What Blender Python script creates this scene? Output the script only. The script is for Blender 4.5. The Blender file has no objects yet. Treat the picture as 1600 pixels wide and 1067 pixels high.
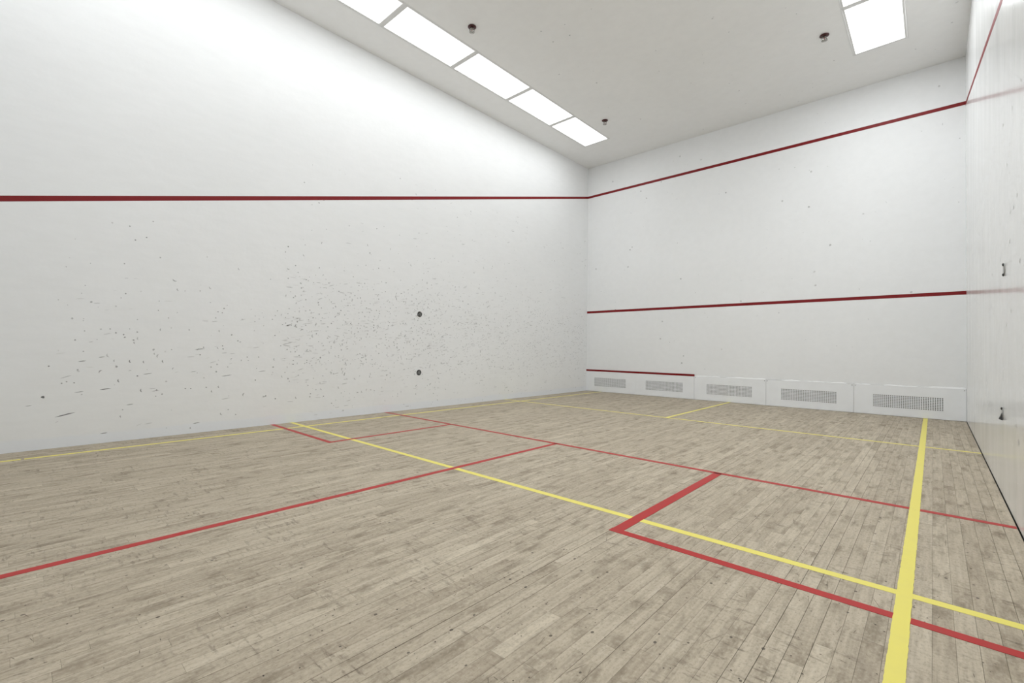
import bpy, math, random
from mathutils import Matrix, Vector
random.seed(7)
C = bpy.context.scene.collection
sc = bpy.context.scene

# ------------------------------------------------------------------ camera, world, exposure
W, D, H = 6.4, 9.75, 5.26          # court width, length, height (front wall at y=0, court runs to y=-D)
CAM = (6.0501, -9.2455, 0.9759)
YAW, PITCH, ROLL = 0.7403, 0.0149, 0.0109
FPX = 720.74
cy, sy = math.cos(YAW), math.sin(YAW)
cp, sp = math.cos(PITCH), math.sin(PITCH)
Fw = Vector((-sy*cp, cy*cp, sp))
r0 = Vector((cy, sy, 0)); u0 = r0.cross(Fw)
Rt = r0*math.cos(ROLL) + u0*math.sin(ROLL)
Up = -r0*math.sin(ROLL) + u0*math.cos(ROLL)
cam_d = bpy.data.cameras.new('camera'); cam = bpy.data.objects.new('camera', cam_d); C.objects.link(cam)
cam_d.sensor_width = 36; cam_d.sensor_fit = 'HORIZONTAL'; cam_d.lens = 36*FPX/1600
cam_d.clip_start = 0.02
cam.matrix_world = Matrix(((Rt.x, Up.x, -Fw.x, CAM[0]), (Rt.y, Up.y, -Fw.y, CAM[1]), (Rt.z, Up.z, -Fw.z, CAM[2]), (0, 0, 0, 1)))
sc.camera = cam
world = bpy.data.worlds.new('world'); sc.world = world; world.use_nodes = True
world.node_tree.nodes['Background'].inputs[0].default_value = (0.5, 0.5, 0.5, 1)
world.node_tree.nodes['Background'].inputs[1].default_value = 0.0
sc.view_settings.view_transform = 'Standard'; sc.view_settings.look = 'None'
sc.view_settings.gamma = 1; sc.view_settings.use_curve_mapping = False
sc.view_settings.exposure = 0.0
LAMP = 1.6                          # radiance of the troffer diffusers
LAMP_WL, LAMP_WR = 7.7, 18.4; SPREAD = math.radians(180)   # tubes behind each prismatic lens

# ------------------------------------------------------------------ materials
def lin(r, g, b):
    f = lambda c: c/255/12.92 if c/255 <= 0.04045 else ((c/255+0.055)/1.055)**2.4
    return (f(r), f(g), f(b), 1)
class Mat:
    def __init__(s, name, rough=0.5, col=(0.8, 0.8, 0.8, 1), metal=0, spec=0.5):
        s.m = bpy.data.materials.new(name); s.m.use_nodes = True
        s.t = s.m.node_tree; s.b = s.t.nodes['Principled BSDF']
        s.b.inputs['Base Color'].default_value = col; s.b.inputs['Roughness'].default_value = rough
        s.b.inputs['Metallic'].default_value = metal; s.b.inputs['Specular IOR Level'].default_value = spec
    def n(s, kind, **kw):
        x = s.t.nodes.new(kind)
        for k, v in kw.items():
            if k.startswith('i_'): x.inputs[k[2:].replace('_', ' ')].default_value = v
            else: setattr(x, k, v)
        return x
    def l(s, a, b): s.t.links.new(a, b)
    def pos(s, scale=(1, 1, 1)):
        g = s.n('ShaderNodeNewGeometry'); mp = s.n('ShaderNodeMapping'); mp.inputs['Scale'].default_value = scale
        s.l(g.outputs['Position'], mp.inputs['Vector']); return mp.outputs['Vector']
    def noise(s, vec, scale, detail=4, rough=0.5):
        x = s.n('ShaderNodeTexNoise'); x.inputs['Scale'].default_value = scale; x.inputs['Detail'].default_value = detail
        x.inputs['Roughness'].default_value = rough; s.l(vec, x.inputs['Vector']); return x.outputs['Fac']
    def ramp(s, fac, a, b, c0, c1):
        x = s.n('ShaderNodeMapRange'); x.inputs['From Min'].default_value = a; x.inputs['From Max'].default_value = b
        x.inputs['To Min'].default_value = c0; x.inputs['To Max'].default_value = c1; s.l(fac, x.inputs['Value']); return x.outputs['Result']
    def math(s, op, a, b=None):
        x = s.n('ShaderNodeMath', operation=op)
        for i, v in enumerate((a, b)):
            if v is None: continue
            if isinstance(v, (int, float)): x.inputs[i].default_value = v
            else: s.l(v, x.inputs[i])
        return x.outputs[0]
    def mix(s, fac, a, b, mode='MIX'):
        x = s.n('ShaderNodeMix', data_type='RGBA', blend_type=mode)
        for sock, v in ((x.inputs[0], fac), (x.inputs[6], a), (x.inputs[7], b)):
            if isinstance(v, (int, float, tuple)): sock.default_value = v
            else: s.l(v, sock)
        return x.outputs[2]
    def bump(s, h, strength, dist):
        x = s.n('ShaderNodeBump'); x.inputs['Strength'].default_value = strength; x.inputs['Distance'].default_value = dist
        s.l(h, x.inputs['Height']); s.l(x.outputs[0], s.b.inputs['Normal'])
    def col(s, c): s.l(c, s.b.inputs['Base Color'])

def wall_mat(name, base, rough, streak=(1, 1, 1), base_band=False, relief=0.35, fine=0.10):
    m = Mat(name, rough, spec=0.5 if rough < 0.3 else 0.2)
    v = m.pos(); vs = m.pos(streak)
    a = m.noise(v, 0.9, 3); b = m.noise(vs, 9, 5, 0.6)
    k = m.math('ADD', m.ramp(a, 0.3, 0.7, 0.985, 1.01), m.ramp(b, 0.35, 0.75, 0.008, -0.02))
    c = m.mix(1.0, base, k, 'MULTIPLY')
    # x.inputs for value into colour works: grey multiplier
    if base_band:                       # cooler, newer paint along the foot of the wall
        g = m.n('ShaderNodeSeparateXYZ'); m.l(v, g.inputs[0])
        z = m.math('ADD', g.outputs['Z'], m.ramp(m.noise(vs, 4, 3), 0.3, 0.7, -0.012, 0.012))
        c = m.mix(m.ramp(z, 0.09, 0.12, 0.8, 0.0), c, (0.86, 0.885, 0.92, 1))
    m.col(c)
    m.l(m.ramp(m.noise(vs, 3, 4), 0.3, 0.7, rough*0.85, rough*1.2), m.b.inputs['Roughness'])
    h = m.math('ADD', m.math('MULTIPLY', m.noise(m.pos(), 2.2, 4, 0.55), 1.0), m.math('MULTIPLY', m.noise(m.pos(streak), 14, 4), fine))
    m.bump(h, relief, 0.02)
    return m.m
M = {}
M['wall_left'] = wall_mat('painted_plaster_left', (0.895, 0.902, 0.905, 1), 0.7, (1, 0.45, 1.6), True)
M['wall_front'] = wall_mat('painted_plaster_front', (0.895, 0.902, 0.905, 1), 0.65, (1, 1, 1))
M['wall_right'] = wall_mat('glossy_painted_plaster', (0.895, 0.902, 0.905, 1), 0.17, (1, 1.3, 0.25), False, 0.18, 0.03)
M['ceiling'] = wall_mat('ceiling_paint', (0.93, 0.93, 0.92, 1), 0.6)
m = Mat('tin_enamel', 0.4, (0.82, 0.83, 0.84, 1))
m.col(m.mix(m.ramp(m.noise(m.pos(), 6, 4), 0.4, 0.75, 0, 0.25), (0.92, 0.935, 0.95, 1), (0.82, 0.83, 0.84, 1))); M['tin'] = m.m
M['caulk'] = Mat('highlight_white_caulk', 0.5, (0.9, 0.9, 0.9, 1)).m
M['cavity'] = Mat('duct_grey', 0.7, (0.30, 0.30, 0.285, 1)).m
M['dark'] = Mat('shadow_gap_black', 0.9, (0.03, 0.028, 0.025, 1)).m
M['trim_metal'] = Mat('light_frame_enamel', 0.5, (0.80, 0.80, 0.79, 1)).m
M['chrome'] = Mat('dark_reflection_chrome', 0.22, (0.34, 0.33, 0.30, 1), 1).m  # metal colour darkened to imitate the dark reflections in chrome
M['red_cup'] = Mat('dark_red_escutcheon', 0.45, (0.07, 0.018, 0.018, 1)).m
M['bulb'] = Mat('red_glass_bulb', 0.1, (0.35, 0.03, 0.03, 1)).m
M['iron'] = Mat('weathered_iron', 0.6, (0.10, 0.10, 0.095, 1)).m
M['iron_light'] = Mat('worn_grey_plate', 0.5, (0.30, 0.30, 0.29, 1)).m
M['screw'] = Mat('black_screw', 0.5, (0.02, 0.02, 0.02, 1)).m

e = Mat('lit_diffuser', 0.4, (0.9, 0.9, 0.9, 1))
e.b.inputs['Emission Color'].default_value = (0.985, 0.995, 1.0, 1); e.b.inputs['Emission Strength'].default_value = LAMP
M['diffuser'] = e.m

def line_mat(name, col, wear, rough=0.45):
    m = Mat(name, rough, spec=0.3)
    v = m.pos(); n1 = m.noise(v, 40, 4, 0.6); n2 = m.noise(v, 7, 3)
    f = m.math('MAXIMUM', m.ramp(n1, 0.62, 0.74, 0, 0.5), m.ramp(n2, 0.5, 0.8, 0, 0.35))
    m.col(m.mix(f, col, wear)); return m.m
M['red_floor'] = line_mat('red_floor_paint', lin(178, 38, 36), lin(150, 56, 50))
M['yellow_floor'] = line_mat('yellow_floor_paint', lin(236, 224, 112), lin(222, 210, 120))
M['red_wall'] = line_mat('red_wall_paint', lin(128, 18, 22), lin(100, 18, 22), 0.5)
m = Mat('mark_grey', 0.6)
at = m.n('ShaderNodeAttribute', attribute_name='tone'); m.col(m.mix(at.outputs['Fac'], (0.06, 0.06, 0.06, 1), (0.84, 0.845, 0.84, 1))); M['marks'] = m.m

# maple strip flooring, worn grey
m = Mat('worn_maple', 0.55, spec=0.3)
at = m.n('ShaderNodeAttribute', attribute_name='tone')
P = m.n('ShaderNodeNewGeometry').outputs['Position']
sep = m.n('ShaderNodeSeparateXYZ'); m.l(P, sep.inputs[0])
cmb = m.n('ShaderNodeCombineXYZ'); m.l(sep.outputs['X'], cmb.inputs[0]); m.l(m.math('MULTIPLY', sep.outputs['Y'], 0.07), cmb.inputs[1])
m.l(m.math('MULTIPLY', at.outputs['Fac'], 37.0), cmb.inputs[2])
grain = m.noise(cmb.outputs[0], 55, 5, 0.6)
cmb2 = m.n('ShaderNodeCombineXYZ'); m.l(sep.outputs['X'], cmb2.inputs[0]); m.l(m.math('MULTIPLY', sep.outputs['Y'], 0.35), cmb2.inputs[1])
m.l(m.math('MULTIPLY', at.outputs['Fac'], 61.0), cmb2.inputs[2])
blotch = m.noise(cmb2.outputs[0], 14, 4, 0.6)
c = m.mix(at.outputs['Fac'], lin(171, 158, 138), lin(202, 190, 169))
c = m.mix(m.ramp(grain, 0.42, 0.72, 0, 0.45), c, lin(122, 110, 93))
c = m.mix(m.ramp(grain, 0.40, 0.25, 0, 0.45), c, lin(208, 199, 184))
c = m.mix(m.ramp(blotch, 0.52, 0.70, 0, 0.6), c, lin(116, 104, 86))
# scuffs running across the boards
cmb3 = m.n('ShaderNodeCombineXYZ'); m.l(m.math('MULTIPLY', sep.outputs['X'], 0.28), cmb3.inputs[0]); m.l(sep.outputs['Y'], cmb3.inputs[1])
sc_n = m.noise(cmb3.outputs[0], 38, 3, 0.65)
patch = m.noise(P, 2.6, 4, 0.6)
f = m.math('MULTIPLY', m.ramp(sc_n, 0.55, 0.66, 0, 1), m.ramp(patch, 0.45, 0.62, 0, 0.6))
c = m.mix(f, c, lin(96, 84, 70))
mott = m.noise(m.pos((1, 0.6, 1)), 95, 4, 0.75)
c = m.mix(m.ramp(mott, 0.52, 0.70, 0, 0.5), c, lin(112, 100, 84)); c = m.mix(m.ramp(mott, 0.46, 0.30, 0, 0.35), c, lin(214, 204, 186))
# black specks (nail heads, ball rubber)
vo = m.n('ShaderNodeTexVoronoi', voronoi_dimensions='2D'); vo.inputs['Scale'].default_value = 11; m.l(m.pos((1, 0.75, 0)), vo.inputs['Vector'])
sv = m.n('ShaderNodeSeparateColor'); m.l(vo.outputs['Color'], sv.inputs[0])
thr = m.ramp(sv.outputs[0], 0.62, 1.0, 0.0, 0.062)
spk = m.math('LESS_THAN', vo.outputs['Distance'], thr)
c = m.mix(m.math('MULTIPLY', spk, 0.75), c, lin(52, 44, 38))
m.col(c)
m.l(m.ramp(blotch, 0.3, 0.7, 0.45, 0.65), m.b.inputs['Roughness'])
m.bump(grain, 0.25, 0.0015)
M['maple'] = m.m

# ------------------------------------------------------------------ mesh helpers
class MB:
    def __init__(s): s.v = []; s.f = []; s.t = []
    def poly(s, pts, tone=None):
        k = len(s.v); s.v += [tuple(p) for p in pts]; s.f.append(tuple(range(k, k+len(pts)))); s.t += [tone]*len(pts)
    def box(s, x0, y0, z0, x1, y1, z1, tone=None, dz=(0, 0, 0, 0)):
        k = len(s.v)
        s.v += [(x0, y0, z0), (x1, y0, z0), (x1, y1, z0), (x0, y1, z0), (x0, y0, z1+dz[0]), (x1, y0, z1+dz[1]), (x1, y1, z1+dz[2]), (x0, y1, z1+dz[3])]
        s.t += [tone]*8
        s.f += [tuple(k+i for i in q) for q in ((3, 2, 1, 0), (4, 5, 6, 7), (0, 1, 5, 4), (1, 2, 6, 5), (2, 3, 7, 6), (3, 0, 4, 7))]
    def lathe(s, prof, n=24, o=(0, 0, 0), ax='z', close=True):
        """prof: list of (radius, height) turned about the axis"""
        k = len(s.v)
        for r, h in prof:
            for i in range(n):
                a = 2*math.pi*i/n; p = (r*math.cos(a), r*math.sin(a), h)
                if ax == 'x': p = (p[2], p[0], p[1])
                s.v.append((p[0]+o[0], p[1]+o[1], p[2]+o[2])); s.t.append(None)
        for j in range(len(prof)-1):
            for i in range(n):
                a = k+j*n+i; b = k+j*n+(i+1) % n
                s.f.append((a, b, b+n, a+n))
        if close:
            s.f.append(tuple(k+i for i in range(n))[::-1]); s.f.append(tuple(k+(len(prof)-1)*n+i for i in range(n)))
    def tube(s, path, r, n=8):
        k0 = len(s.v); P = [Vector(p) for p in path]
        for i, p in enumerate(P):
            d = (P[min(i+1, len(P)-1)]-P[max(i-1, 0)]).normalized()
            a = d.cross(Vector((0.3, 0.9, 0.2))).normalized(); b = d.cross(a)
            for j in range(n):
                t = 2*math.pi*j/n; q = p+a*(r*math.cos(t))+b*(r*math.sin(t)); s.v.append(tuple(q)); s.t.append(None)
        for i in range(len(P)-1):
            for j in range(n):
                a = k0+i*n+j; b = k0+i*n+(j+1) % n; s.f.append((a, b, b+n, a+n))
        s.f.append(tuple(k0+j for j in range(n))[::-1]); s.f.append(tuple(k0+(len(P)-1)*n+j for j in range(n)))
    def build(s, name, mat, parent=None, smooth=False, bevel=0):
        me = bpy.data.meshes.new(name); me.from_pydata(s.v, [], s.f); me.materials.append(mat); me.update()
        if any(t is not None for t in s.t):
            a = me.attributes.new('tone', 'FLOAT', 'POINT'); a.data.foreach_set('value', [t or 0.0 for t in s.t])
        if smooth:
            for p in me.polygons: p.use_smooth = len(p.vertices) <= 4
        o = bpy.data.objects.new(name, me); C.objects.link(o)
        if parent: o.parent = parent
        if bevel:
            b = o.modifiers.new('bevel', 'BEVEL'); b.width = bevel; b.segments = 2; b.limit_method = 'ANGLE'
        return o
def thing(name, label, cat, loc, group=None):
    o = bpy.data.objects.new(name, None); C.objects.link(o); o.location = loc; o.empty_display_size = 0.1
    o['label'] = label; o['category'] = cat
    if group: o['group'] = group
    return o
def struct(o, label, cat):
    o['kind'] = 'structure'; o['label'] = label; o['category'] = cat; return o

# ------------------------------------------------------------------ the room shell
b = MB(); b.box(-0.3, -D-0.3, -0.14, W+0.3, 0.3, -0.02)
floor = struct(b.build('floor', M['dark']), 'worn greyish maple strip floor of the squash court', 'floor')
b = MB(); b.box(-0.2, -D-0.2, -0.02, 0, 0.2, H+0.2)
wall_left = struct(b.build('wall_left', M['wall_left']), 'long white side wall covered in ball marks, left of the court', 'wall')
b = MB(); b.box(W, -D-0.2, 0.006, W+0.2, 0.2, H+0.2); 
wall_right = struct(b.build('wall_right', M['wall_right']), 'glossy white side wall at the right edge, seen almost edge-on', 'wall')
b = MB(); b.box(0, 0, 0.468, W, 0.2, H+0.2); b.box(0, 0.07, -0.02, W, 0.2, 0.468)
wall_front = struct(b.build('wall_front', M['wall_front']), 'white front wall with red out line and red service line', 'wall')
b = MB(); b.box(0, -D-0.2, -0.02, W, -D, H+0.2)
wall_back = struct(b.build('wall_back', M['wall_front']), 'plain white back wall of the court', 'wall')

# ceiling with cut-outs for the recessed troffers
LX = (0.6, 5.205); LW = 0.60; PITCH_L = 1.227; LLEN = 1.212; Y0 = -1.06
ROWS = {0: 8, 1: 8}
xs = [0, LX[0], LX[0]+LW, LX[1], LX[1]+LW, W]
b = MB()
ye = Y0-PITCH_L*7-LLEN
ZT = H+0.2
for i in (0, 2, 4): b.box(xs[i], -D, H, xs[i+1], 0, ZT)
for i in (1, 3):
    b.box(xs[i], Y0, H, xs[i+1], 0, ZT); b.box(xs[i], -D, H, xs[i+1], ye, ZT)
    for k in range(7): b.box(xs[i], Y0-PITCH_L*(k+1), H, xs[i+1], Y0-PITCH_L*k-LLEN, ZT)
b.box(0, -D, ZT, W, 0, ZT+0.05)
ceiling = struct(b.build('ceiling', M['ceiling']), 'flat off-white ceiling with two rows of lights', 'ceiling')

# ------------------------------------------------------------------ floor boards
PB = 0.0585; rows = []
x = 0.0195-PB
while x < W-0.013:
    rows.append((max(x, 0.002), min(x+PB, W-0.005))); x += PB
def px_area(x0, x1, y0, y1):
    pts = []
    for X, Y in ((x0, y0), (x1, y0), (x1, y1), (x0, y1)):
        d = Vector((X-CAM[0], Y-CAM[1], -CAM[2])); z = d.dot(Fw)
        if z < 0.25: return -1
        pts.append((800+FPX*d.dot(Rt)/z, 533.5-FPX*d.dot(Up)/z))
    pts = [(min(max(px, 0), 1600), min(max(py, 0), 1067)) for px, py in pts]
    return abs(sum(pts[i][0]*pts[(i+1) % 4][1]-pts[(i+1) % 4][0]*pts[i][1] for i in range(4)))/2
boards = []
for (x0, x1) in rows:
    y = -D - random.uniform(0, 0.6); g = random.choice((0.0003, 0.0004, 0.0005, 0.0009))
    gl = 0.0019 if abs(x0-4.758) < 0.01 else 0.0009 if min(abs(x0-5.7525), abs(x0-5.577), abs(x0-2.886)) < 0.01 else g
    while y < -0.0005:
        L = random.choice((0.28, 0.4, 0.5, 0.65, 0.8, 1.0, 1.25))*random.uniform(0.85, 1.15)
        y1 = min(y+L, -0.004)
        if -0.004-y1 < 0.15: y1 = -0.004
        ya = max(y, -D)
        t = min(max(random.gauss(0.5, 0.17), 0), 1)
        dz = [random.uniform(-0.0003, 0.0) for _ in range(4)]
        boards.append((px_area(x0, x1, ya, y1), x0+(gl if y < -6.3 else g), ya+0.0003, x1-g, y1-0.0003, t, dz))
        y = y1+1e-6
        if y1 >= -0.005: break
boards.sort(key=lambda q: -q[0])
for q in boards[:300]:
    b = MB(); b.box(q[1], q[2], -0.02, q[3], q[4], 0, q[5], q[6]); b.build('floor_board', M['maple'], floor)
b = MB()
for q in boards[300:]: b.box(q[1], q[2], -0.02, q[3], q[4], 0, q[5], q[6])
o = b.build('floor_boards', M['maple'], floor); o['kind'] = 'stuff'

# ------------------------------------------------------------------ painted court lines
def strip(axis, c, a0, a1, w, z, mat, name, label, parent, jag=0.0006):
    """thin raised stripe on the floor; axis 'x' runs along x at y=c, 'y' runs along y at x=c"""
    n = max(2, int(abs(a1-a0)/0.018)); b = MB(); L = []; R = []
    for i in range(n+1):
        t = a0+(a1-a0)*i/n; l = c-w/2+random.uniform(-jag, jag); r = c+w/2+random.uniform(-jag, jag)
        L.append((t, l) if axis == 'x' else (l, t)); R.append((t, r) if axis == 'x' else (r, t))
    k = 0
    for p, q in zip(L, R): b.v += [(p[0], p[1], z), (q[0], q[1], z), (p[0], p[1], 0.0), (q[0], q[1], 0.0)]; b.t += [None]*4
    for i in range(n):
        k = i*4
        top = (k, k+4, k+5, k+1) if axis == 'y' else (k, k+4, k+5, k+1)
        b.f += [top, (k+2, k+6, k+4, k), (k+1, k+5, k+7, k+3)]
    b.f += [(0, 1, 3, 2), (n*4, n*4+2, n*4+3, n*4+1)]
    o = b.build(name, M[mat], parent)
    if label: o['label'] = label
    import bmesh
    bm = bmesh.new(); bm.from_mesh(o.data); bmesh.ops.recalc_face_normals(bm, faces=bm.faces); bm.to_mesh(o.data); bm.free()
    return o
LW5 = 0.048; XR = W-0.007
strip('x', -6.780, 0.002, XR, LW5, 0.0006, 'yellow_floor', 'painted_line', 'yellow line across the floor nearest the camera', floor)
strip('x', -2.805, 0.002, XR, LW5, 0.0006, 'yellow_floor', 'painted_line', 'yellow line across the floor nearest the front wall', floor)
strip('y', 0.397, -0.004, -9.130, LW5, 0.0005, 'yellow_floor', 'painted_line', 'long yellow line close to the left wall', floor)
strip('y', 0.397, -9.150, -D, LW5, 0.0005, 'yellow_floor', 'painted_line', 'stub of the yellow line close to the left wall', floor)
strip('y', 3.200, -0.004, -2.805, LW5, 0.0007, 'yellow_floor', 'painted_line', 'short yellow line from the front wall', floor)
strip('x', -5.408, 0.002, XR, LW5, 0.0010, 'red_floor', 'painted_line', 'red short line across the whole floor', floor)
strip('y', 3.177, -5.408, -D, LW5, 0.0010, 'red_floor', 'painted_line', 'red half-court line', floor)
strip('x', -7.010, 0.002, 1.513+LW5/2, LW5, 0.0011, 'red_floor', 'painted_line', 'red back line of the left service box', floor)
strip('y', 1.513, -5.408, -7.010, LW5, 0.0010, 'red_floor', 'painted_line', 'red side line of the left service box', floor)
strip('x', -7.010, 4.775-LW5/2, XR, LW5, 0.0011, 'red_floor', 'painted_line', 'red back line of the right service box', floor)
strip('y', 4.785, -5.408, -7.034, 0.062, 0.0010, 'red_floor', 'painted_line', 'red side line of the right service box', floor)
strip('y', 5.962, -0.004, -D, 0.050, 0.0015, 'yellow_floor', 'painted_line', 'broad yellow line near the right wall', floor, 0.0010)
# wall lines: thin slabs
def slab(pts, n, mat, name, label, parent):
    """extrude a planar polygon by vector n"""
    b = MB(); k = len(pts)
    b.v = [tuple(p) for p in pts]+[tuple(Vector(p)+Vector(n)) for p in pts]; b.t = [None]*(2*k)
    b.f = [tuple(range(k)), tuple(range(2*k-1, k-1, -1))]+[(i, (i+1) % k, (i+1) % k+k, i+k) for i in range(k)]
    o = b.build(name, M[mat], parent)
    import bmesh
    bm = bmesh.new(); bm.from_mesh(o.data); bmesh.ops.recalc_face_normals(bm, faces=bm.faces); bm.to_mesh(o.data); bm.free()
    if label: o['label'] = label
    return o
hw = 0.026
zl = lambda y: 4.57+0.25*y
slab([(0, 0, zl(0)-hw), (0, -D, zl(-D)-hw), (0, -D, zl(-D)+hw), (0, 0, zl(0)+hw)], (0.0008, 0, 0), 'red_wall', 'painted_line', 'red out line running down the left wall', wall_left)
slab([(W, 0, zl(0)-hw), (W, -D, zl(-D)-hw), (W, -D, zl(-D)+hw), (W, 0, zl(0)+hw)], (-0.0008, 0, 0), 'red_wall', 'painted_line', 'red out line running down the right wall', wall_right)
slab([(0, 0, 4.57-hw), (W, 0, 4.57-hw+0.012), (W, 0, 4.57+hw+0.012), (0, 0, 4.57+hw)], (0, -0.0008, 0), 'red_wall', 'painted_line', 'upper red out line on the front wall', wall_front)
slab([(0, 0, 1.844-hw), (W, 0, 1.844-hw), (W, 0, 1.844+hw), (0, 0, 1.844+hw)], (0, -0.0008, 0), 'red_wall', 'painted_line', 'middle red service line on the front wall', wall_front)
slab([(0, 0, 0.466), (2.538, 0, 0.458), (2.538, 0, 0.500), (0, 0, 0.504)], (0, -0.0140, 0), 'red_wall', 'tin_strip', 'red strip along the top of the first two vent panels', wall_front)

# ------------------------------------------------------------------ vent panels (the tin)
seams = [0.0, 1.268, 2.537, 3.821, 5.099, W]
vents = [(0.222, 1.031), (1.500, 2.305), (2.776, 3.590), (4.060, 4.872), (5.343, 6.160)]
VZ0, VZ1 = 0.124, 0.320; YF, YB = -0.012, -0.009; ZTOP = 0.464
plabel = ['white perforated vent panel in the left corner under the red strip', 'white vent panel under the right end of the red strip, second from left corner',
          'white vent panel third from the left corner, behind the short yellow line', 'white vent panel fourth from the left corner, chipped caulk and built-in highlight along its top',
          'white vent panel in the right corner, largest grille in view, by the broad yellow line']
NX, NZ = 32, 8
for i in range(5):
    xa, xb = seams[i]+0.0018, seams[i+1]-0.0018; va, vb = vents[i]
    if i == 0: xb = seams[1]-0.0006
    if i == 1: xa = seams[1]+0.0006
    t = thing('vent_panel', plabel[i], 'vent panel', (xa, 0, 0), 'perforated vent panels along the foot of the front wall')
    ox = xa
    b = MB()
    for (p, q, z0, z1) in ((xa, va, 0.004, ZTOP), (vb, xb, 0.004, ZTOP), (va, vb, 0.004, VZ0), (va, vb, VZ1, ZTOP)):
        b.box(p-ox, YF, z0, q-ox, 0.0, z1)
    b.build('sheet', M['tin'], t)
    # perforated grille: a cell per hole, octagonal hole through a 3 mm sheet
    b = MB(); cx = (vb-va)/NX; cz = (VZ1-VZ0)/NZ; r = 0.0085
    for ix in range(NX):
        for iz in range(NZ):
            X = va-ox+(ix+0.5)*cx; Z = VZ0+(iz+0.5)*cz
            hole = [(X+r*math.cos(math.pi/8+math.pi/4*k), Z+r*math.sin(math.pi/8+math.pi/4*k)) for k in range(8)]
            k0 = len(b.v)
            outer = [(X+cx/2, Z+cz/2), (X-cx/2, Z+cz/2), (X-cx/2, Z-cz/2), (X+cx/2, Z-cz/2)]
            b.v += [(p[0], YF, p[1]) for p in hole]+[(p[0], YF, p[1]) for p in outer]+[(p[0], YB, p[1]) for p in hole]; b.t += [None]*20
            H8 = [k0+j for j in range(8)]; O = [k0+8+j for j in range(4)]; B = [k0+12+j for j in range(8)]
            b.f += [(O[0], H8[1], H8[0]), (O[1], H8[3], H8[2]), (O[2], H8[5], H8[4]), (O[3], H8[7], H8[6]),
                    (O[0], O[1], H8[2], H8[1]), (O[1], O[2], H8[4], H8[3]), (O[2], O[3], H8[6], H8[5]), (O[3], O[0], H8[0], H8[7])]
            b.f += [(H8[j], H8[(j+1) % 8], B[(j+1) % 8], B[j]) for j in range(8)]
    b.build('grille', M['tin'], t)
    b = MB(); y1 = 0.055      # duct box behind the grille, open to the front
    a, c_ = va-ox-0.004, vb-ox+0.004
    b.box(a, y1, VZ0-0.004, c_, y1+0.004, VZ1+0.004); b.box(a-0.004, 0, VZ0-0.008, c_+0.004, y1, VZ0-0.004); b.box(a-0.004, 0, VZ1+0.004, c_+0.004, y1, VZ1+0.008)
    b.box(a-0.004, 0, VZ0-0.004, a, y1, VZ1+0.004); b.box(c_, 0, VZ0-0.004, c_+0.004, y1, VZ1+0.004)
    o = b.build('duct_box', M['cavity'], t); o['label'] = 'grey duct seen through the holes'
    for sx in ((0.02, xb-xa-0.02) if i >= 2 else ()):
        b = MB(); b.lathe([(0.006, 0), (0.006, 0.0015), (0.004, 0.0025)], 10); 
        o = b.build('screw', M['screw'] if i != 4 else M['chrome'], t); o.rotation_euler = (math.pi/2, 0, 0); o.location = (sx, YF, ZTOP-0.022)
    if i >= 2:                    # uneven white caulk bead, shaped to give the top joint's glossy highlight
        b = MB(); n = 60; rs = random.Random(i*5+1); prev = None; hgt = 0.003; w0 = 0.35
        for k in range(n+1):
            u = k/n; hgt = min(max(hgt+rs.uniform(-0.008, 0.008), 0.001), 0.022)
            s_ = (p0 := (0.004+u*(xb-xa-0.008)))
            cur = (s_, hgt)
            if prev:
                (s0, h0), (s1, h1) = prev, cur
                zb = ZTOP-0.001
                k0 = len(b.v)
                b.v += [(s0, YF-0.001, zb-h0*0.25), (s1, YF-0.001, zb-h1*0.25), (s1, -0.002, zb+h1), (s0, -0.002, zb+h0), (s0, 0, zb+h0), (s1, 0, zb+h1)]; b.t += [None]*6
                b.f += [(k0, k0+1, k0+2, k0+3), (k0+3, k0+2, k0+5, k0+4)]
            prev = cur
        o = b.build('caulk_highlight', M['caulk'], t); o['label'] = 'chipped white caulk along the top edge, standing in for its glossy highlight'

# ------------------------------------------------------------------ ceiling troffers
def troffer_meshes():
    w, L = LW, LLEN; out = []
    b = MB(); g = 0.002                                  # housing (pan above the ceiling)
    z1 = 0.11
    b.box(g, -L+g, z1, w-g, -g, z1+0.003)
    for q in ((g, -L+g, g+0.003, -g), (w-g-0.003, -L+g, w-g, -g), (g+0.003, -L+g, w-g-0.003, -L+g+0.003), (g+0.003, -g-0.003, w-g-0.003, -g)):
        b.box(q[0], q[1], 0.002, q[2], q[3], z1)
    out.append(('housing', b, 'trim_metal'))
    def ring(e0, e1, z0, z1):
        b = MB()
        b.box(e0, -L+e0, z0, e1, -e0, z1); b.box(w-e1, -L+e0, z0, w-e0, -e0, z1)
        b.box(e1, -L+e0, z0, w-e1, -L+e1, z1); b.box(e1, -e1, z0, w-e1, -e0, z1)
        return b
    out.append(('trim_flange', ring(-0.006, 0.0045, -0.0025, 0.0), 'ceil_trim'))
    out.append(('door_frame', ring(0.0075, 0.030, -0.0025, 0.004), 'trim_metal'))
    b = MB(); b.box(0.0305, -L+0.0305, 0.000, w-0.0305, -0.0305, 0.004); out.append(('diffuser', b, 'diffuser'))
    return out
M['ceil_trim'] = Mat('white_flange_enamel', 0.4, (0.80, 0.80, 0.79, 1)).m
lamp_l = None
for LAMP_W in (LAMP_WL, LAMP_WR):
  lamp_r = lamp_d = bpy.data.lights.new('lamp', 'AREA'); lamp_l = lamp_l or lamp_d
  lamp_d.shape = 'RECTANGLE'; lamp_d.size = LW-0.064; lamp_d.size_y = LLEN-0.064
  lamp_d.energy = LAMP_W; lamp_d.spread = SPREAD; lamp_d.color = (0.945, 0.98, 1.0)
first = None
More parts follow.
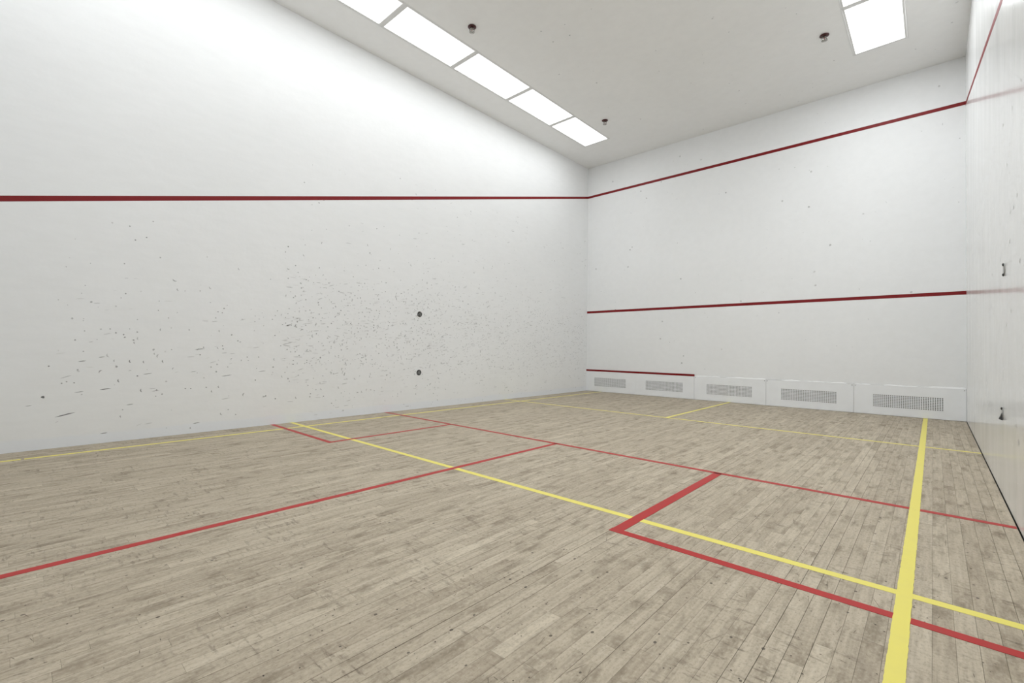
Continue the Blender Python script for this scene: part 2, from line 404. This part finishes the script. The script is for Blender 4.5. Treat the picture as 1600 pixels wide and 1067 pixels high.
names_l = ['farthest lit ceiling panel of the left row, in the front corner', 'second lit ceiling panel of the left row counting from the front corner', 'third lit ceiling panel of the left row, between two sprinklers',
           'fourth lit ceiling panel of the left row, beside the nearest sprinkler', 'lit ceiling panel of the left row cut by the top edge of the photo']
names_r = ['lit ceiling panel at the front end of the right row, near the right wall', 'second lit ceiling panel of the right row, a sliver at the top edge']
for r in (0, 1):
    for k in range(ROWS[r]):
        nm = (names_l, names_r)[r]
        lab = nm[k] if k < len(nm) else '%s lit ceiling panel from the back wall in the %s row, outside the photo' % (('first', 'second', 'third', 'fourth', 'fifth', 'sixth')[ROWS[r]-1-k], ('left', 'right')[r])
        loc = (LX[r], Y0-PITCH_L*k, H)
        t = thing('ceiling_light', lab, 'ceiling light', loc, 'recessed ceiling lights in two rows' if k < len(nm) else 'ceiling lights out of view, %s row' % ('left', 'right')[r])
        lo = bpy.data.objects.new('lamp', (lamp_l, lamp_r)[r]); C.objects.link(lo); lo.parent = t; lo.location = (LW/2, -LLEN/2, -0.0016)
        if first is None:
            first = [(n, b.build(n, M[mt], t)) for n, b, mt in troffer_meshes()]
        else:
            for n, o in first:
                c_ = o.copy(); C.objects.link(c_); c_.parent = t

# ------------------------------------------------------------------ sprinkler heads
def sprinkler(loc, label, turn):
    t = thing('sprinkler_head', label, 'sprinkler', loc, 'sprinkler heads on the ceiling'); t.rotation_euler = (0, 0, turn); t.scale = (1.55, 1.55, 1.02)
    b = MB(); b.lathe([(0.030, 0.0), (0.036, -0.004), (0.036, -0.008), (0.030, -0.016), (0.020, -0.018), (0.014, -0.018)], 28); b.build('escutcheon', M['red_cup'], t, True)
    b = MB(); b.lathe([(0.011, -0.016), (0.011, -0.026), (0.015, -0.028), (0.015, -0.034), (0.009, -0.037)], 12); b.build('body', M['chrome'], t, True)
    for s_ in (-1, 1):
        b = MB(); b.tube([(s_*0.010, 0, -0.033), (s_*0.019, 0, -0.042), (s_*0.020, 0, -0.054), (s_*0.012, 0, -0.066), (0, 0, -0.071)], 0.0032); b.build('yoke_arm', M['chrome'], t, True)
    b = MB(); b.tube([(0, 0, -0.036), (0, 0, -0.066)], 0.0028); b.build('glass_bulb', M['bulb'], t, True)
    b = MB(); n = 16; b.lathe([(0.006, -0.068), (0.008, -0.072)], 16)
    k0 = len(b.v)
    for kk in range(n):                                   # toothed deflector plate
        a0, a1 = 2*math.pi*kk/n, 2*math.pi*(kk+0.62)/n
        for zz in (-0.073, -0.0715):
            b.v += [(0.008*math.cos(a0), 0.008*math.sin(a0), zz), (0.024*math.cos(a0), 0.024*math.sin(a0), zz), (0.024*math.cos(a1), 0.024*math.sin(a1), zz), (0.008*math.cos(a1), 0.008*math.sin(a1), zz)]; b.t += [None]*4
        q = k0+kk*8
        b.f += [(q, q+1, q+2, q+3), (q+7, q+6, q+5, q+4), (q, q+4, q+5, q+1), (q+1, q+5, q+6, q+2), (q+2, q+6, q+7, q+3)]
    b.build('deflector', M['chrome'], t)
sprinkler((1.515, -5.14, H), 'sprinkler head beside the long row of lights, nearest the camera', 0.9)
sprinkler((1.521, -1.78, H), 'small sprinkler head near the front end of the left light row', 0.3)
sprinkler((4.969, -1.86, H), 'sprinkler head left of the right-hand ceiling light', 0.6)

# ------------------------------------------------------------------ net sockets in the side walls
def socket(loc, rot, label, style):
    t = thing('net_socket', label, 'socket', loc, 'round net sockets in the side walls'); t.rotation_euler = (0, 0, rot)
    if style == 'dark':
        b = MB(); b.lathe([(0.045, 0), (0.045, 0.003), (0.041, 0.005), (0.037, 0.005), (0.036, 0.002), (0.0, 0.002)], 28, ax='x'); b.build('face_plate', M['iron'], t, True)
        b = MB(); b.lathe([(0.019, 0.002), (0.019, 0.005), (0.013, 0.006), (0.011, 0.002), (0.0, 0.002)], 20, ax='x'); b.build('collar', M['iron_light'], t, True)
        for k in range(6):
            a = math.pi/3*k+0.3; b = MB(); b.lathe([(0.0055, 0.0015), (0.005, 0.0042), (0.0, 0.0045)], 10, (0, 0.028*math.cos(a), 0.028*math.sin(a)), 'x'); b.build('screw', M['iron_light'] if k % 2 else M['screw'], t)
    else:
        b = MB(); b.lathe([(0.040, 0), (0.040, 0.0025), (0.037, 0.004), (0.0, 0.004)], 28, ax='x'); b.build('face_plate', M['iron_light'], t, True)
        for z in ((0.034, -0.034) if style == 'plate' else (0.036,)):
            b = MB(); b.lathe([(0.010, 0.003), (0.010, 0.007), (0.006, 0.011), (0.0, 0.012)], 12, (0, 0, z), 'x'); b.build('screw', M['screw'], t)
        if style == 'broken':                             # lower half of the plate bent out, dark hole under it
            b = MB()
            b.v = [(0.004, -0.030, -0.042), (0.004, 0.030, -0.042), (0.004, 0.012, 0.010), (0.004, -0.012, 0.010), (0.020, -0.022, -0.036), (0.020, 0.022, -0.036)]; b.t = [None]*6
            b.f = [(0, 1, 2, 3), (3, 2, 5, 4), (0, 4, 5, 1), (1, 5, 2), (0, 3, 4)]
            b.build('bent_flap', M['screw'], t)
socket((0, -4.815, 1.504), 0, 'upper dark round socket in the left wall', 'dark')
socket((0, -4.815, 0.575), 0, 'lower dark round socket in the left wall', 'dark')
socket((W, -4.785, 1.534), math.pi, 'upper grey plate with two black screws on the right wall', 'plate')
socket((W, -4.650, 0.565), math.pi, 'lower broken plate with black flap on the right wall', 'broken')

# ------------------------------------------------------------------ ball marks on the walls and ceiling
def marks(name, parent, place, items, hmax=0.0045):
    """items: (kind, u, v, size, tone, tilt); place(u, v) -> 3D point on the wall"""
    b = MB(); rs = random.Random(3)
    for kind, u, v, s_, tone, tilt in items:
        ct, st = math.cos(tilt), math.sin(tilt)
        if kind == 'dot':
            n = 6; pts = [(s_*rs.uniform(0.7, 1.1)*math.cos(2*math.pi*k/n), s_*rs.uniform(0.6, 1.0)*math.sin(2*math.pi*k/n)) for k in range(n)]
        elif kind == 'streak':
            h = min(s_*rs.uniform(0.07, 0.15), hmax); pts = [(-s_, 0), (-s_*0.4, -h), (s_*0.5, -h*0.8), (s_, 0), (s_*0.3, h), (-s_*0.5, h*0.7)]
        else:                                             # crescent left by a ball
            n = 7; A = [math.pi*0.55+math.pi*0.9*k/n for k in range(n+1)]
            for k in range(n):
                w0 = 0.55*math.sin(math.pi*k/n); w1 = 0.55*math.sin(math.pi*(k+1)/n)
                q = [(math.cos(A[k])*s_, math.sin(A[k])*s_), (math.cos(A[k+1])*s_, math.sin(A[k+1])*s_), (math.cos(A[k+1])*s_*(1-w1), math.sin(A[k+1])*s_*(1-w1)), (math.cos(A[k])*s_*(1-w0), math.sin(A[k])*s_*(1-w0))]
                b.poly([place(u+p[0]*ct-p[1]*st, v+p[0]*st+p[1]*ct) for p in q], tone)
            continue
        b.poly([place(u+p[0]*ct-p[1]*st, v+p[0]*st+p[1]*ct) for p in pts], tone)
    o = b.build(name, M['marks'], parent); o['kind'] = 'stuff'; return o
M['floor_marks'] = None
m = Mat('floor_mark_brown', 0.7, spec=0.2); at = m.n('ShaderNodeAttribute', attribute_name='tone'); m.col(m.mix(at.outputs['Fac'], lin(38, 32, 28), lin(160, 148, 130))); M['floor_marks'] = m.m
rs = random.Random(23); it = []
for _ in range(8500):
    y_ = -D*rs.random()**0.8; x_ = rs.uniform(0.05, W-0.05); k = rs.random()
    if k < 0.72: it.append(('dot', x_, y_, rs.uniform(0.0012, 0.0042), rs.uniform(0.05, 0.8), rs.random()*3))
    elif k < 0.9: it.append(('streak', x_, y_, rs.uniform(0.005, 0.020), rs.uniform(0.25, 0.9), rs.random()*3.14))
    else: it.append(('streak', x_, y_, rs.uniform(0.02, 0.07), rs.uniform(0.45, 0.9), 1.57+rs.gauss(0, 0.25)))
o = marks('scuff_marks', floor, lambda u, v: (u, v, 0.0003), it, 0.0011); o.data.materials.clear(); o.data.materials.append(M['floor_marks'])
rs = random.Random(11); it = []
def clampz(z): return z if 0.03 < z < 5.1 else None
for _ in range(4800):
    y = -8.9*rs.random()**0.95-0.03
    big = 1.25 if y < -4.5 else 1.0
    z = clampz(rs.gauss(1.12-0.02*y, 0.50) if rs.random() < 0.85 else rs.uniform(0.05, 3.6))
    if z is None: continue
    k = rs.random()
    dens = 1 if y > -6.9 else (0.17 if z < 1.5 else 0.05)
    if y < -5 and z > 1.9: dens *= 0.4
    if rs.random() > dens: continue
    tone = rs.uniform(0.55, 0.93)
    if k < 0.62: it.append(('dot', y, z, rs.uniform(0.003, 0.009)*big, tone*rs.uniform(0.7, 1), rs.random()*3))
    elif k < 0.92: it.append(('streak', y, z, rs.uniform(0.012, 0.05), min(tone+0.08, 0.95), rs.gauss(0.12, 0.15)))
    else: it.append(('crescent', y, z, rs.uniform(0.012, 0.022), tone*0.8, rs.gauss(0, 0.5)))
for _ in range(60):      # darker individual hits
    it.append(('dot', -7.0*rs.random()-0.1, max(0.1, rs.gauss(1.2, 0.5)), rs.uniform(0.005, 0.010), rs.uniform(0.15, 0.45), rs.random()*3))
SPEC = [  # distinct marks
    ('crescent', -8.388, 0.803, 0.018, 0.3, 0.2), ('crescent', -8.279, 0.794, 0.014, 0.3, 0.2), ('crescent', -8.118, 0.799, 0.016, 0.3, 0.2), ('crescent', -8.474, 0.609, 0.018, 0.3, 0.2),
    ('crescent', -8.293, 0.5, 0.018, 0.3, 0.2), ('crescent', -8.202, 0.92, 0.012, 0.3, 0.2), ('dot', -8.202, 0.925, 0.007, 0.35, 0), ('streak', -8.58, 0.53, 0.045, 0.25, 0.12),
    ('dot', -9.014, 0.48, 0.014, 0.12, 0), ('streak', -8.864, 0.304, 0.075, 0.12, 0.24), ('streak', -8.585, 0.095, 0.028, 0.12, 0.12), ('streak', -7.809, 0.109, 0.035, 0.45, 0.12),
    ('dot', -8.422, 2.179, 0.008, 0.35, 0), ('dot', -8.376, 2.047, 0.008, 0.35, 0), ('dot', -8.284, 2.09, 0.008, 0.35, 0), ('dot', -8.458, 1.791, 0.006, 0.35, 0),
    ('dot', -7.74, 1.969, 0.006, 0.35, 0), ('dot', -7.941, 1.565, 0.006, 0.35, 0), ('crescent', -7.599, 1.14, 0.013, 0.3, 0.2), ('dot', -8.511, 1.088, 0.008, 0.35, 0),
    ('dot', -8.452, 1.073, 0.008, 0.35, 0), ('crescent', -8.36, 0.992, 0.012, 0.3, 0.2), ('streak', -8.755, 0.808, 0.03, 0.45, 0.12), ('streak', -8.613, 0.846, 0.025, 0.45, 0.12),
    ('dot', -8.747, 0.902, 0.006, 0.35, 0), ('dot', -8.981, 0.764, 0.008, 0.35, 0), ('dot', -8.893, 0.602, 0.007, 0.35, 0), ('dot', -8.859, 0.615, 0.007, 0.35, 0),
    ('dot', -8.807, 0.602, 0.008, 0.35, 0), ('streak', -8.772, 0.513, 0.035, 0.45, 0.12), ('streak', -8.18, 0.488, 0.035, 0.45, 0.12), ('streak', -7.792, 0.93, 0.05, 0.45, 0.12),
    ('dot', -7.788, 0.866, 0.009, 0.35, 0), ('streak', -8.694, 0.995, 0.018, 0.45, 0.12), ('streak', -7.847, 0.68, 0.028, 0.45, 0.12), ('streak', -7.521, 0.625, 0.055, 0.45, 0.12),
    ('dot', -7.92, 0.497, 0.008, 0.35, 0), ('dot', -7.87, 0.495, 0.008, 0.35, 0), ('crescent', -7.662, 0.452, 0.014, 0.3, 0.2), ('crescent', -7.595, 0.5, 0.014, 0.3, 0.2),
    ('dot', -7.723, 0.499, 0.008, 0.35, 0), ('streak', -8.395, 0.708, 0.014, 0.45, 0.12), ('dot', -8.334, 0.65, 0.009, 0.35, 0), ('streak', -8.251, 0.67, 0.04, 0.45, 0.12),
    ('crescent', -8.455, 0.248, 0.012, 0.3, 0.2), ('streak', -8.389, 0.362, 0.03, 0.45, 0.12), ('streak', -7.14, 0.664, 0.045, 0.45, 0.12), ('streak', -6.776, 0.744, 0.022, 0.45, 0.12),
    ('dot', -7.215, 0.559, 0.009, 0.35, 0), ('crescent', -7.364, 0.8, 0.011, 0.3, 0.2), ('dot', -7.412, 1.029, 0.008, 0.35, 0), ('dot', -7.229, 1.332, 0.006, 0.35, 0),
    ('dot', -7.58, 1.349, 0.007, 0.35, 0), ('dot', -8.083, 1.262, 0.006, 0.35, 0), ('dot', -8.173, 1.337, 0.006, 0.35, 0), ('streak', -9.104, 0.408, 0.022, 0.45, 0.12),
    ('streak', -7.549, 0.887, 0.03, 0.45, 0.12), ('streak', -7.109, 0.354, 0.025, 0.45, 0.12), ('dot', -6.981, 0.317, 0.008, 0.35, 0), ('crescent', -8.193, 0.879, 0.01, 0.3, 0.2),
    ('dot', -7.308, 0.838, 0.008, 0.35, 0), ('dot', -7.182, 0.837, 0.008, 0.35, 0), ('dot', -7.569, 0.968, 0.008, 0.35, 0), ('dot', -6.763, 2.01, 0.009, 0.35, 0),
    ('dot', -6.451, 2.023, 0.009, 0.35, 0), ('dot', -4.534, 2.439, 0.009, 0.35, 0), ('dot', -4.054, 3.223, 0.009, 0.35, 0), ('dot', -5.435, 1.937, 0.009, 0.35, 0),
    ('dot', -6.684, 1.729, 0.009, 0.35, 0), ('dot', -3.184, 2.5, 0.009, 0.35, 0), ('dot', -4.07, 1.965, 0.009, 0.35, 0), ('dot', -3.996, 2.026, 0.009, 0.35, 0),
    ('dot', -6.698, 0.855, 0.009, 0.35, 0), ('dot', -6.772, 0.741, 0.009, 0.35, 0), ('dot', -6.416, 0.823, 0.009, 0.35, 0), ('dot', -6.544, 0.351, 0.009, 0.35, 0),
    ('dot', -6.367, 0.306, 0.009, 0.35, 0), ('dot', -5.365, 0.987, 0.009, 0.35, 0), ('dot', -4.883, 0.871, 0.009, 0.35, 0), ('dot', -2.73, 0.807, 0.009, 0.35, 0),
    ('dot', -0.356, 1.507, 0.009, 0.35, 0), ('dot', -5.811, 0.819, 0.009, 0.35, 0), ('dot', -1.195, 0.711, 0.009, 0.35, 0), ('dot', -0.338, 0.302, 0.009, 0.35, 0),
    ('dot', -7.094, 0.362, 0.009, 0.35, 0), ('dot', -6.98, 0.318, 0.009, 0.35, 0), ('dot', -4.435, 0.111, 0.009, 0.35, 0), ('dot', -3.37, 0.444, 0.009, 0.35, 0),
    ('dot', -5.188, 0.935, 0.009, 0.35, 0), ('dot', -5.992, 1.3, 0.009, 0.35, 0), ('dot', -6.419, 1.318, 0.009, 0.35, 0), ('dot', -5.553, 1.683, 0.009, 0.35, 0)]
it += SPEC
marks('ball_marks', wall_left, lambda u, v: (0.0007, u, v), it)
it = []
for _ in range(150):
    x_, z_ = rs.uniform(0.05, W-0.05), rs.uniform(0.6, 5.1)
    it.append((rs.choice(('dot', 'dot', 'streak')), x_, z_, rs.uniform(0.004, 0.009) if rs.random() < 0.7 else 0.02, rs.uniform(0.55, 0.9), rs.random()*3))
marks('ball_marks', wall_front, lambda u, v: (u, -0.0006, v), it)
it = []
for _ in range(330):
    it.append((rs.choice(('dot', 'streak')), rs.uniform(-7.5, -0.1), max(0.05, rs.gauss(1.5, 0.9)), rs.uniform(0.005, 0.018), rs.uniform(0.45, 0.85), rs.random()*3))
marks('ball_marks', wall_right, lambda u, v: (W-0.0006, u, v), it)
it = []
for _ in range(90):
    it.append(('dot', rs.uniform(1.3, W-0.1) if rs.random() < 0.5 else rs.uniform(3.5, W-0.1), rs.uniform(-4.5, -0.1), rs.uniform(0.004, 0.014), rs.uniform(0.5, 0.85), 0))
it = [q for q in it if not (LX[1]-0.05 < q[1] < LX[1]+LW+0.05)]
marks('ball_marks', ceiling, lambda u, v: (u, v, H-0.0006), it)
